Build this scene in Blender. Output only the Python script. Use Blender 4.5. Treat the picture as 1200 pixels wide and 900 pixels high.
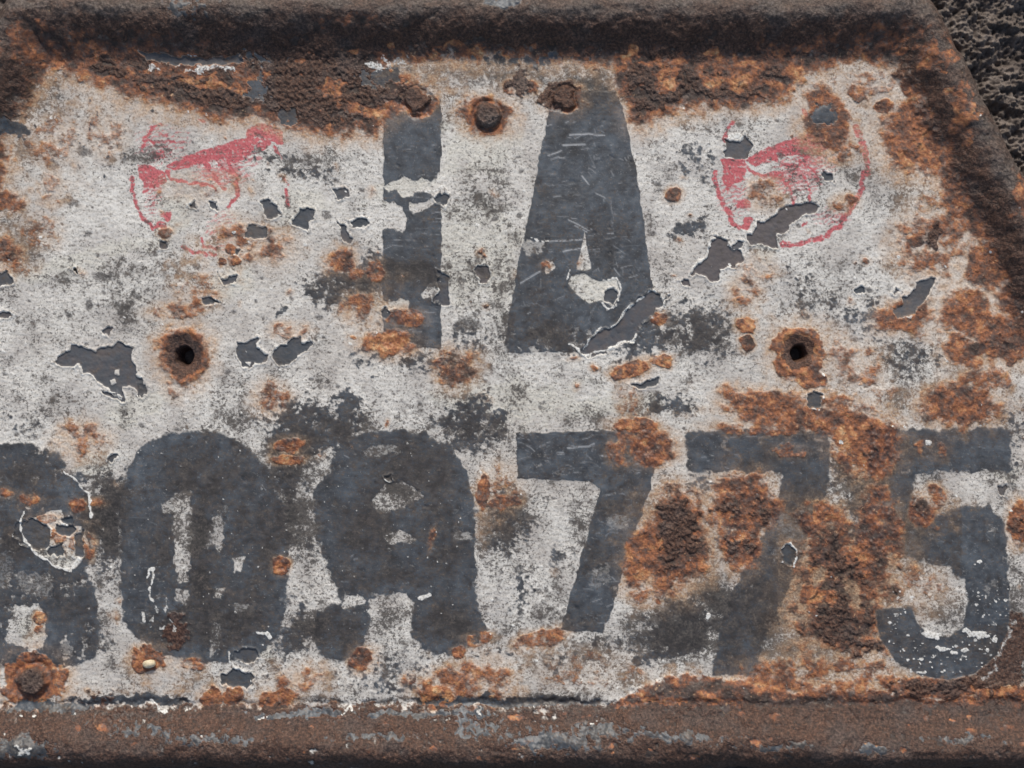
import bpy, math, time
import numpy as np
T0 = time.time()
for o in list(bpy.data.objects): bpy.data.objects.remove(o)
scene = bpy.context.scene
S = 0.00025                       # metres per plate unit; 1200 units = 0.30 m of plate

# ---------------------------------------------------------------- camera, world, sun, exposure
cam_d = bpy.data.cameras.new("camera"); cam = bpy.data.objects.new("camera", cam_d)
scene.collection.objects.link(cam); scene.camera = cam
cam_d.lens = 50; cam_d.sensor_width = 36; cam_d.clip_start = 0.001; cam_d.clip_end = 50
cam_d.dof.use_dof = True; cam_d.dof.focus_distance = 0.4160; cam_d.dof.aperture_fstop = 4.0
cam.location = (0, 0, 0.30 * 50 / 36); cam.rotation_euler = (0, 0, 0)

world = bpy.data.worlds.new("World"); scene.world = world; world.use_nodes = True
nt = world.node_tree; nt.nodes.clear()
sky = nt.nodes.new("ShaderNodeTexSky"); sky.sky_type = 'NISHITA'; sky.sun_disc = False
SUN_EL, SUN_AZ = math.radians(37), math.radians(4)      # azimuth clockwise from the top of the plate
sky.sun_elevation = SUN_EL; sky.sun_rotation = SUN_AZ
sky.dust_density = 3.0; sky.air_density = 1.2; sky.ozone_density = 1.0
bg = nt.nodes.new("ShaderNodeBackground"); bg.inputs[1].default_value = 0.06
wo = nt.nodes.new("ShaderNodeOutputWorld")
nt.links.new(sky.outputs[0], bg.inputs[0]); nt.links.new(bg.outputs[0], wo.inputs[0])
sun_d = bpy.data.lights.new("sun", 'SUN'); sun_d.energy = 1.5; sun_d.angle = math.radians(11); sun_d.color = (1, 0.955, 0.89)
sun = bpy.data.objects.new("sun", sun_d); scene.collection.objects.link(sun)
sun.rotation_euler = (-(math.pi/2 - SUN_EL), 0, -SUN_AZ)
sun.location = (0, 1, 1)
vs = scene.view_settings
vs.view_transform = 'Standard'; vs.look = 'None'; vs.gamma = 1; vs.exposure = 0.93; vs.use_curve_mapping = False

# ---------------------------------------------------------------- noise tools
def _hash(ix, iy, seed):
    h = (ix.astype(np.int64) * 374761393 + iy.astype(np.int64) * 668265263 + seed * 1274126177) & 0xffffffff
    h = ((h ^ (h >> 13)) * 1103515245) & 0xffffffff
    return (h ^ (h >> 16)) & 0xffff
_ang = np.linspace(0, 2*np.pi, 65536, endpoint=False)
_gx, _gy = np.cos(_ang).astype(np.float32), np.sin(_ang).astype(np.float32)
def perlin(X, Y, sc, seed):
    x = X / sc + 137.31 * (seed % 7 + 1); y = Y / sc + 71.7 * (seed % 5 + 1)
    ix = np.floor(x).astype(np.int32); iy = np.floor(y).astype(np.int32)
    fx = (x - ix).astype(np.float32); fy = (y - iy).astype(np.float32)
    u = fx*fx*fx*(fx*(fx*6-15)+10); v = fy*fy*fy*(fy*(fy*6-15)+10)
    def g(dx, dy):
        k = _hash(ix+dx, iy+dy, seed)
        return _gx[k]*(fx-dx) + _gy[k]*(fy-dy)
    a = g(0,0); a += u*(g(1,0)-a); b = g(0,1); b += u*(g(1,1)-b)
    return (a + v*(b-a)) * 1.5
def fbm(X, Y, sc, seed, octs=3, gain=0.55):
    s = 0; a = 1; t = 0
    for k in range(octs):
        s = s + a*perlin(X, Y, sc/2**k, seed+k*17); t += a*a; a *= gain
    return s / math.sqrt(t) * 1.35           # about -1..1
def sst(a, b, x):
    t = np.clip((x-a)/(b-a), 0, 1); return t*t*(3-2*t)

# ---------------------------------------------------------------- plate grid in plate units (x right, y down)
G = 1.25
xs = np.arange(-75, 1290, G, dtype=np.float32); ys = np.arange(-35, 915, G, dtype=np.float32)
X, Y = np.meshgrid(xs, ys); NY, NX = X.shape
W1x = fbm(X, Y, 14, 1, 3)*1.0; W1y = fbm(X, Y, 14, 5, 3)*1.0
W2x = fbm(X, Y, 38, 11, 4); W2y = fbm(X, Y, 38, 15, 4)
N_fine = fbm(X, Y, 3.2, 21, 2); N_mid = fbm(X, Y, 8, 31, 3); N_big = fbm(X, Y, 45, 41, 4)
N_huge = fbm(X, Y, 160, 51, 3)
N_b2 = fbm(X, Y, 22, 61, 4)
N_diag = fbm(X*0.75 + Y*0.35, Y*1.1 - X*0.15, 5.5, 71, 3)     # slanting weather grain
N_h = fbm(X*0.12, Y, 3.0, 81, 3)                               # horizontal wipe marks
def win(x0, y0, x1, y1, m=40):
    i0 = max(0, int((x0-m-xs[0])/G)); i1 = min(NX, int((x1+m-xs[0])/G)+1)
    j0 = max(0, int((y0-m-ys[0])/G)); j1 = min(NY, int((y1+m-ys[0])/G)+1)
    return slice(j0, j1), slice(i0, i1)
def poly_sd(P, px, py):
    P = np.asarray(P, np.float32); d = np.full(px.shape, 1e9, np.float32); ins = np.zeros(px.shape, bool)
    n = len(P)
    for i in range(n):
        a, b = P[i], P[(i+1) % n]; e = b-a
        wx, wy = px-a[0], py-a[1]
        t = np.clip((wx*e[0]+wy*e[1])/max(1e-6, float(e@e)), 0, 1)
        d = np.minimum(d, (wx-e[0]*t)**2 + (wy-e[1]*t)**2)
        c = (a[1] > py) != (b[1] > py)
        if e[1] != 0: ins ^= c & (px < e[0]*(py-a[1])/e[1] + a[0])
    d = np.sqrt(d); return np.where(ins, -d, d)
def line_d(P, px, py):
    P = np.asarray(P, np.float32); d = np.full(px.shape, 1e9, np.float32)
    for i in range(len(P)-1):
        a, b = P[i], P[i+1]; e = b-a; wx, wy = px-a[0], py-a[1]
        t = np.clip((wx*e[0]+wy*e[1])/max(1e-6, float(e@e)), 0, 1)
        d = np.minimum(d, (wx-e[0]*t)**2 + (wy-e[1]*t)**2)
    return np.sqrt(d)
def Z(): return np.zeros_like(X)
def put_poly(dst, P, soft=1.2, w1=1.5, w2=0.0, val=1.0, grow=0.0, jag=0.0, mode='max'):
    P = np.asarray(P, np.float32)
    s = win(P[:,0].min(), P[:,1].min(), P[:,0].max(), P[:,1].max(), 14+soft*2+w2)
    sd = poly_sd(P, X[s]+W1x[s]*w1+W2x[s]*w2, Y[s]+W1y[s]*w1+W2y[s]*w2) - grow + jag*N_mid[s]
    m = sst(soft, -soft, sd)*val
    if mode == 'max': dst[s] = np.maximum(dst[s], m)
    elif mode == 'cut': dst[s] *= 1-m
    return s, sd
def put_line(dst, P, wid, soft=1.0, w1=1.0, val=1.0, jag=0.0):
    P = np.asarray(P, np.float32)
    s = win(P[:,0].min(), P[:,1].min(), P[:,0].max(), P[:,1].max(), wid+14)
    d = line_d(P, X[s]+W1x[s]*w1, Y[s]+W1y[s]*w1) - wid/2 + jag*N_mid[s]
    dst[s] = np.maximum(dst[s], sst(soft, -soft, d)*val)
def blob(cx, cy, rx, ry, rot=0, w1=2.0, w2=6.0, m=2.2):
    """1 at the centre, 0 at the outline, negative outside"""
    R = max(rx, ry); s = win(cx-R, cy-R, cx+R, cy+R, R*(m-1)+w2)
    dx, dy = X[s]+W1x[s]*w1+W2x[s]*w2-cx, Y[s]+W1y[s]*w1+W2y[s]*w2-cy
    c, n = math.cos(math.radians(rot)), math.sin(math.radians(rot))
    u, v = (dx*c+dy*n)/rx, (-dx*n+dy*c)/ry
    return s, 1-np.sqrt(u*u+v*v)
def add(dst, s, m): dst[s] = np.maximum(dst[s], m)

# ================================================================ MASKS
label = np.zeros((NY, NX), np.int16)            # part id per vertex; 0 = panel
part_names = {0: ('panel', None)}
def new_part(name, text=None):
    k = len(part_names); part_names[k] = (name, text); return k

slate, slate_hole, chip, red, cream, bright = Z(), Z(), Z(), Z(), Z(), Z()
stain, rust, crust, dirt = Z(), Z(), Z(), Z()
H = Z()                                          # relief in plate units
tone = Z()                                       # -1 dark brown rust .. +1 orange rust

# ---- letters and digits
GLYPH = [
 ('letter', 'dark slate painted letter I', [[(449,116),(517,116),(517,408),(449,408)]], 0.8),
 ('letter', 'dark slate painted letter A, broad with a small counter', [[(648,108),(722,106),(735,145),(750,225),(757,285),(766,345),(765,385),(700,412),(590,414),(594,385),(605,320),(625,225),(641,140)]], 0.9),
 ('digit', 'dark slate digit at the left edge of the picture', [[(-75,524),(-20,520),(30,520),(58,526),(75,536),(76,550),(92,562),(103,580),(107,610),(107,650),(100,668),(112,690),(117,730),(115,770),(80,782),(-75,785)]], 1.2),
 ('digit', 'dark slate digit zero', [[(141,610),(144,570),(153,540),(170,520),(195,508),(235,504),(268,510),(295,526),(315,550),(328,585),(336,630),(336,700),(330,740),(312,762),(285,775),(235,778),(190,768),(160,748),(145,730),(141,690)]], 1.2),
 ('digit', 'dark slate digit eight, overpainted and blotchy', [[(366,575),(380,562),(390,536),(408,514),(432,504),(462,502),(498,508),(528,524),(547,553),(556,585),(558,640),(558,690),(562,722),(573,738),(560,755),(530,768),(500,764),(480,742),(484,705),(470,696),(440,700),(432,735),(420,768),(395,776),(375,768),(368,742),(372,716),(398,706),(396,690),(384,668),(373,640)]], 1.6),
 ('digit', 'dark slate digit seven, the one further left', [[(604,508),(690,505),(770,503),(768,545),(760,580),(745,622),(735,655),(722,700),(706,742),(657,738),(668,698),(676,672),(690,620),(704,573),(690,564),(607,560)]], 0.9),
 ('digit', 'dark slate digit seven with rust over its stem', [[(803,504),(970,504),(973,545),(967,590),(953,615),(938,655),(912,715),(893,755),(885,793),(834,792),(842,740),(856,695),(880,650),(905,610),(918,554),(806,553)]], 1.2),
 ('digit', 'dark slate digit five, its bowl flecked with white specks', [[(1018,503),(1185,502),(1185,553),(1072,555),(1070,600),(1098,604),(1125,592),(1160,594),(1178,612),(1183,690),(1182,735),(1168,768),(1142,789),(1112,797),(1078,791),(1050,775),(1031,747),(1025,714),(1068,712),(1074,730),(1088,744),(1112,747),(1129,735),(1134,704),(1130,686),(1112,664),(1080,660),(1050,650),(1018,640)]], 1.2),
]
glyph_id = []
for nm, txt, polys, w in GLYPH:
    k = new_part(nm, txt); glyph_id.append(k)
    for P in polys:
        s, sd = put_poly(slate, P, 1.0 if w < 1 else 3.4, w*1.6, 0, jag=0.5 if w < 1 else 2.0)
        label[s][sd < 0] = k
FRESH = [[(143,692),(174,690),(172,728),(148,730)]]
# places inside the glyphs where the slate paint is gone
for P, v, jg in [
  ([(449,218),(458,214),(474,206),(484,212),(495,209),(503,214),(512,206),(518,196),(519,222),(510,231),(502,226),(490,224),(484,232),(470,230),(462,222),(455,226)], .95, 2),([(478,238),(490,240),(506,232),(519,228),(519,234),(500,244),(486,250),(480,246)],.95,1.5),
  ([(449,236),(466,238),(476,252),(474,270),(449,268)], .9, 2.5),
  ([(498,336),(517,326),(518,342),(506,350),(494,348)], .95, 1.5),
  ([(449,352),(478,352),(480,364),(455,366),(449,372)], .95, 2),
  ([(455,318),(472,312),(476,326),(462,332)], .6, 3),
  ([(685,272),(688,290),(693,315),(684,317),(675,316),(681,292)], 1, .9),([(669,324),(684,320),(694,327),(703,330),(722,326),(727,345),(718,360),(704,352),(690,356),(674,344),(666,332)], 1, .9),
  ([(615,280),(634,282),(640,290),(622,300),(612,296)], .55, 4), ([(640,306),(648,306),(650,316),(642,320),(638,314)], 1, .5),
  ([(26,612),(45,604),(62,600),(72,598),(74,612),(100,620),(104,640),(95,655),(86,668),(66,662),(44,648),(28,634)], 1, 1.5),
  ([(18,710),(44,708),(54,730),(52,758),(38,764),(6,748)], .9, 4), 
  ([(205,578),(223,575),(224,600),(226,640),(220,680),(208,684),(204,640),(202,600)], .92, 2.5),
  ([(188,590),(204,582),(206,600),(190,602)], .6, 3), ([(250,606),(260,603),(262,640),(256,650),(250,630)], .7, 3),
  ([(226,612),(250,615),(250,640),(226,640)], .45, 5), ([(272,655),(288,652),(284,668),(275,672)], .9, 2),
  ([(205,690),(222,690),(220,710),(206,704)], .8, 3), ([(250,720),(262,716),(256,760),(246,770)], .6, 4), ([(272,705),(300,708),(298,722),(276,724)], .45, 4),
  ([(253,690),(262,690),(260,702),(252,700)],.8,2),
  ([(440,580),(450,568),(470,566),(494,574),(496,584),(480,588),(470,598),(446,602),(438,594)], .9, 3.5),
  ([(447,626),(470,622),(488,630),(482,637),(458,637)], .9, 2), ([(425,528),(440,522),(470,522),(470,532),(430,536)], .5, 4),
  ([(400,700),(420,695),(428,708),(402,712)], .9, 3), ([(430,702),(478,694),(484,738),(460,742),(446,722),(432,720)], .9, 3),
  ([(-10,640),(16,640),(14,690),(-10,690)], .35, 6), ([(20,670),(60,676),(60,700),(24,696)], .4, 6), ([(72,748),(86,750),(86,768),(74,768)], .4, 5), ([(-10,560),(10,560),(20,590),(-10,596)], .25, 6),
  ([(450,560),(455,556),(458,562)], .8, 1), ([(530,625),(548,622),(556,632),(530,634)], .5, 3),
  ([(710,605),(735,600),(738,620),(712,622)], .4, 4), ([(690,670),(712,662),(716,680),(694,690)], .35, 4),
  ([(915,600),(940,595),(945,640),(905,660)], .35, 6), ([(1040,588),(1060,586),(1072,604),(1078,640),(1092,668),(1044,655),(1034,620)], .3, 6),
  ([(1086,556),(1098,556),(1090,600),(1074,600)],.3,4),
  ([(1072,700),(1078,678),(1130,680),(1133,705),(1126,735),(1104,745),(1080,735)], .6, 2),
  ([(1040,726),(1062,724),(1066,740),(1046,742)], .2, 5)]:
    put_poly(slate, P, 1.4, 2.2 if jg != .9 else .6, 0, v, jag=jg*.7 if jg != .9 else .3, mode='cut')
# dull smears of slate beside and below the glyphs
for (cx, cy, rx, ry, rot, v) in [(385,345,34,14,18,.55),(415,330,40,16,10,.8),(440,320,40,24,0,.9),(330,365,16,6,-25,.5),(360,495,58,26,10,.75),(405,485,22,30,0,.8),
   (375,520,60,20,0,.8),(335,515,30,22,0,.7),(540,520,30,14,0,.7),(550,488,34,20,-20,.8),(585,485,18,12,0,.7),(568,510,25,16,0,.6),(130,600,28,48,0,.75),(125,650,22,24,0,.6),
   (338,560,22,34,0,.75),(330,620,16,30,0,.8),(335,700,20,16,0,.3),(360,640,14,12,0,.45),(590,590,22,24,0,.55),(598,620,26,24,0,.6),(590,640,14,20,0,.6),(345,750,28,18,-10,.8),(352,715,7,14,20,.6),
   (640,590,14,8,0,.2),(655,650,14,14,0,.4),(615,685,16,20,0,.45),(612,705,12,12,0,.5),(820,385,40,34,30,.62),(760,395,44,22,-35,.7),(700,400,28,16,0,.6),(640,395,44,18,0,.35),
   (805,268,22,12,-15,.8),(815,180,24,16,0,.42),(812,200,30,12,20,.35),(790,475,28,12,0,.7),(765,480,14,10,0,.7),(820,570,30,14,0,.45),(795,735,52,26,-25,.75),(810,720,50,28,0,.6),(765,770,24,9,-20,.8),(800,760,26,10,-15,.85),
   (735,752,22,14,0,.4),(660,775,24,12,0,.35),(700,760,30,18,0,.3),(545,395,26,18,10,.5),(500,425,34,18,0,.4),(430,420,22,16,0,.4),(940,330,22,18,0,.3),(960,360,30,16,0,.35),(1010,370,24,22,0,.42),
   (1065,420,42,18,0,.42),(1030,390,18,30,0,.35),(45,500,22,12,0,.3),(10,495,24,14,0,.3),(1185,490,14,24,0,.45),(1188,540,8,30,0,.4),(450,785,60,24,0,.4),(550,745,24,20,0,.4),(470,805,60,8,0,.5),(590,765,16,9,0,.5),(890,710,26,30,0,.6),
   (95,560,14,10,0,.5),(120,750,14,20,0,.4),(240,735,50,30,0,.4),(325,790,20,20,0,.3),(1010,600,30,50,0,.55),(860,620,20,40,0,.6),(990,545,20,30,0,.6),(1080,560,50,14,0,.12),(370,205,35,10,10,.42),(330,190,30,12,10,.4),(395,228,10,6,0,.5)]:
    s, f = blob(cx, cy, rx, ry, rot, 4, 5)
    q = v*(0.35+0.9*np.clip(f, -.6, .6)) + .27*N_mid[s] + .20*N_b2[s] + .2*N_diag[s] + .16*N_fine[s]
    add(slate, s, sst(.12, .62, q)*sst(-.8, -.1, f)*.9)
A_edge = poly_sd(GLYPH[1][2][0], X, Y)
slate *= 1 - sst(375, 392, Y)*sst(6, -4, A_edge)*sst(-.25, .45, N_mid*.6+N_b2*.6)*.62      # worn foot of the A

s = win(-75, 490, 1290, 800, 0); ero = sst(.15, .75, N_b2[s]*.55+N_mid[s]*.35+.2*N_fine[s])*sst(485, 520, Y[s])*np.where(X[s] < 130, .75, .42); slate[s] *= 1-ero
# ---- emblems: leaping antelope in a ring, stencilled in red
em1, em2 = new_part('emblem', 'faded red stencilled leaping antelope in a ring, on the left'), new_part('emblem', 'red stencilled leaping antelope in a ring, on the right')
for P in ([(197,196),(214,185),(240,176),(262,170),(289,161),(291,152),(300,147),(314,146),(329,154),(330,168),(316,165),(310,160),(298,170),(292,182),(276,189),(258,186),(236,190),(205,199)],
          [(162,195),(174,193),(184,199),(192,203),(194,211),(186,219),(176,222),(167,226),(171,214),(164,206)],
          [(303,151),(312,147),(325,154),(332,167),(326,169),(318,160),(309,158)]): put_poly(red, P, 1.3, 1.4, 0, 1, jag=.6, grow=1.3)
s, f = blob(307, 171, 8, 5, -15, 1, 0); add(red, s, sst(-.1,.2,f))
for P, w in (([(195,200),(202,210),(225,215),(246,216),(252,222)],3),([(240,190),(250,205),(262,222),(256,212)],3.5),([(266,186),(276,205),(278,230),(268,243)],3.5),
             ([(252,188),(268,200),(280,212)],2.5),([(155,208),(155,225),(160,240),(168,255),(180,268)],3.2),([(184,265),(190,262),(192,272)],5),
             ([(168,165),(178,150),(190,145)],2.5),([(166,175),(172,165),(182,166)],2.5),([(182,183),(190,182)],6),([(187,158),(205,166)],2),([(213,288),(230,296),(252,299)],3.4),
             ([(236,280),(240,290),(254,292)],3),([(335,222),(338,240)],3),([(322,172),(330,186)],2),([(300,155),(314,168)],5),([(232,140),(242,144)],3),([(190,252),(200,250),(195,258)],4),([(332,210),(338,216)],2)):
    put_line(red, P, w*1.25+.5, 1.5, 1.6, .95, jag=1.3)
for P in ([(875,188),(898,174),(920,167),(946,158),(974,157),(972,170),(958,180),(944,184),(930,180),(908,186),(886,193)],
          [(846,187),(872,187),(874,199),(870,209),(860,215),(853,222),(849,212)],
          [(898,205),(908,201),(920,205),(918,211),(906,209)]): put_poly(red, P, 1.3, 1.4, 0, 1, jag=.6, grow=1.3)
for P, w in (([(838,202),(838,215),(842,228),(848,240),(856,250)],4),([(850,245),(858,262),(868,268)],5),([(868,240),(876,238)],7),([(848,165),(856,150),(860,142)],2.5),([(872,190),(884,204),(900,206)],3.5),
             ([(918,210),(928,225),(930,245)],2.6),([(926,190),(942,206),(950,225),(948,236)],2.4),([(936,188),(952,198),(962,214)],2.6),([(1010,165),(1016,190),(1016,205)],5.5),([(1014,200),(1010,220),(1000,242),(985,262),(968,276),(945,285),(916,287)],4.5),
             ([(1003,150),(1008,158)],6),([(1006,228),(994,250),(983,266)],6),([(905,185),(914,190),(926,196)],3),([(878,258),(873,266)],6),([(944,262),(940,266)],3),([(945,184),(930,200),(922,215)],2),([(940,128),(945,136)],4)):
    put_line(red, P, w*1.25+.5, 1.5, 1.6, .95, jag=1.3)
# ghostly remainder of the print inside the rings
for cx, cy, rx, ry, v in ((935,205,34,28,.55),(950,190,34,16,.5),(258,203,36,18,.6),(285,180,24,14,.5),(190,170,34,26,.3),(260,270,20,26,.3),(860,225,20,34,.3),(180,235,14,26,.3),(200,178,22,16,.25),(975,255,24,14,.35)):
    s, f = blob(cx, cy, rx, ry, 0, 3, 3); add(red, s, sst(.0, .6, v*(.6+f)+.25*N_diag[s]+.3*np.sin((X[s]*.35+Y[s]*1.0+W1x[s]*3)*1.15)+.2*N_fine[s])*.66*sst(-.3,.2,f))
red *= 1 - .55*sst(.0, .6, N_fine*.6 + N_h*.5 + N_diag*.3)
for k, (x0, y0, x1, y1) in ((em1, (148,135,345,305)), (em2, (832,135,1025,292))):
    s = win(x0, y0, x1, y1, 0); m = (red[s] > .3) & (label[s] == 0); label[s][m] = k

# ---- chips: white paint flaked off, slate undercoat showing
CHIPS = [
 [(62,425),(78,412),(82,404),(90,408),(96,406),(110,411),(118,408),(140,402),(157,407),(152,418),(158,430),(160,440),(168,450),(172,462),(164,465),(158,455),(150,450),(141,454),(148,468),(140,466),(128,456),(115,448),(108,440),(96,432),(92,425),(88,430),(75,429)],
 [(277,403),(290,399),(302,396),(300,409),(315,415),(312,424),(299,425),(292,433),(284,430),(280,420)],
 [(320,410),(333,405),(344,396),(353,394),(352,403),(366,402),(360,412),(350,416),(340,427),(328,428),(320,420)],
 [(286,269),(295,264),(312,267),(315,276),(300,279),(288,277)],
 [(305,237),(318,234),(325,245),(329,252),(318,257),(310,256)],
 [(340,262),(346,256),(352,245),(360,243),(369,248),(370,258),(360,260),(362,270),(350,266)],
 [(394,260),(404,265),(412,278),(410,286),(404,282),(398,270)],
 [(410,260),(418,255),(432,256),(434,263),(425,268),(412,267)],
 [(388,222),(405,221),(409,230),(396,235)],
 [(556,318),(563,311),(572,314),(575,321),(571,331),(562,331)],
 [(850,164),(865,166),(873,158),(881,170),(877,185),(862,187),(850,182)],
 [(810,322),(817,308),(828,304),(832,285),(838,275),(845,278),(855,290),(868,293),(871,302),(862,313),(850,313),(843,315),(841,332),(825,324)],
 [(795,330),(808,326),(809,335),(798,335)],
 [(857,288),(864,283),(871,285),(868,290),(860,291)],
 [(873,272),(885,272),(887,261),(900,259),(915,245),(930,238),(950,238),(960,240),(955,248),(940,252),(930,258),(925,270),(912,275),(910,290),(895,285),(880,288),(875,280)],
 [(1093,323),(1096,332),(1085,350),(1065,372),(1050,373),(1045,365),(1058,357),(1057,348),(1070,342),(1080,330)],
 [(946,462),(955,458),(964,462),(960,478),(948,480)],
 [(-14,322),(10,318),(16,330),(8,336),(-14,334)], [(-10,366),(10,364),(17,370),(5,374),(-10,374)],
 [(118,388),(125,382),(132,386),(128,395),(120,393)],
 [(256,320),(259,328),(268,325),(278,323),(276,332),(262,333)], [(233,350),(246,347),(257,354),(240,357)],
 [(187,282),(195,283),(198,290),(188,292)], [(273,292),(280,291),(278,302),(274,300)], [(217,239),(228,236),(230,245),(222,243)], [(246,237),(253,237),(254,246),(248,244)],
 [(16,628),(22,613),(36,609),(50,613),(60,625),(58,640),(45,644),(30,640)], [(64,616),(84,613),(90,622),(80,630),(66,624)], [(55,644),(74,636),(74,650),(58,652)], [(88,630),(98,621),(100,634),(97,652),(88,654)], [(72,608),(82,606),(84,613),(74,613)],
 [(275,762),(300,760),(304,772),(290,777),(276,773)], [(258,790),(282,786),(300,794),(290,808),(262,802)],
 [(163,61),(190,62),(220,67),(250,68),(280,63),(284,73),(240,77),(200,75),(172,71)],
 [(735,452),(755,446),(772,441),(774,450),(755,455)],
 [(915,644),(924,638),(933,650),(930,662),(919,660)],
 [(1169,567),(1179,567),(1180,582),(1172,577)], [(963,200),(975,203),(976,213),(968,212)],
 [(785,344),(778,352),(768,343),(760,341),(752,350),(738,358),(728,372),(716,385),(700,390),(690,400),(681,411),(690,418),(712,417),(712,409),(722,404),(738,402),(748,391),(751,379),(765,372),(768,362),(778,356)],
 [(707,342),(718,337),(724,346),(720,357),(709,354)],
 [(512,318),(526,324),(527,358),(517,360),(508,352),(514,340)], [(508,232),(519,226),(528,230),(521,243),(512,240)],
 [(448,560),(460,556),(460,562)], [(1046,343),(1050,338),(1055,342)], [(446,364),(452,360),(456,368),(452,374),(447,371)],
 [(118,455),(128,458),(148,470),(142,471),(124,462)], [(163,451),(172,449),(174,462),(167,466)], [(123,538),(132,532),(138,533),(132,541)],
 [(1000,338),(1008,334),(1016,336),(1010,345),(1002,344)], [(85,316),(89,314),(89,319)],
]
chip_lift = Z(); chip_tone = Z(); rc_ = np.random.default_rng(77)
for i, P in enumerate(CHIPS):
    k = new_part('paint_chip')
    s, sd = put_poly(chip, P, 0.9, 2.6, 0, 1, jag=1.0)
    label[s][sd < 0] = k; tv = rc_.uniform(-1, .6) if i not in (11, 12, 14, 9) else .9; cm_ = sd < 3; chip_tone[s][cm_] = tv
    lift = np.exp(-((sd-1.3)/1.2)**2); chip_lift[s] = np.maximum(chip_lift[s], lift)
    bright[s] = np.maximum(bright[s], lift*sst(.1, .9, N_b2[s]+.1+.6*N_mid[s])*.7)
for P, v in (([(134,434),(140,433),(140,440),(134,440)],1),([(128,446),(134,444),(136,450),(130,452)],1),([(286,424),(294,424),(292,430)],1)): put_poly(chip, P, 1, 1, 0, v, mode='cut')
# bright flaking rims around the patches
for P, w in (([(28,600),(24,612),(28,632),(44,650),(66,664),(84,669),(92,655)],3),([(74,552),(92,566),(104,578),(107,605)],2.2),([(668,402),(684,416),(700,412),(716,410),(724,404)],2),([(683,410),(692,396),(704,384)],2),
     ([(716,384),(728,370),(738,358),(750,352),(762,340),(768,342)],2.6),([(664,328),(668,318)],2),([(704,352),(712,364),(722,358),(728,340),(722,326),(706,328)],2.2),([(746,392),(740,400),(726,402),(714,408)],2.2),
     ([(173,676),(175,668),(181,666),(180,676),(176,690),(178,704)],3.4),([(168,718),(170,728)],4),([(268,764),(270,776),(276,784),(288,786)],2.4),([(870,270),(884,270),(886,258)],2),([(808,322),(816,306),(828,302),(832,284)],2.4),
     ([(402,836),(412,826),(414,832)],4),([(176,820),(190,832),(210,838),(224,830)],3),([(916,642),(926,636),(935,650),(931,664)],2),([(856,160),(864,158),(868,163)],6),([(498,225),(508,224),(520,218)],2.5),
     ([(622,278),(636,284),(642,282)],2),([(683,292),(686,284)],2),([(300,740),(312,742),(316,748)],4),([(0,840),(30,838),(60,838),(85,842)],1.5),([(302,841),(314,838)],3),([(690,845),(700,842)],3),([(490,702),(503,698)],5)):
    put_line(bright, P, w*.9, .9, 1.5, .9, jag=1.1)
for (x, y, rx, ry, rot) in [(205,244,24,16,-30),(206,262,20,12,0),(55,650,34,18,20),(285,755,26,14,-20),(305,762,18,12,0),(695,335,30,22,0),(745,335,24,9,-10),(150,290,60,10,-12),(60,315,70,12,-12),(470,222,40,14,-15),(540,335,18,8,0),
      (460,358,22,10,0),(555,300,60,60,0),(715,475,90,12,0),(155,480,40,16,-20),(110,545,24,14,0),(270,330,30,24,0),(1180,555,14,10,0),(40,740,18,18,0),(600,470,90,26,0),(560,170,44,36,0),(350,240,40,24,0),(900,300,16,12,0),(590,330,20,30,0)]:
    s, f = blob(x, y, rx, ry, rot, 3, 6); add(cream, s, sst(-.25, .35, f+.35*N_b2[s])*.8)

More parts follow.
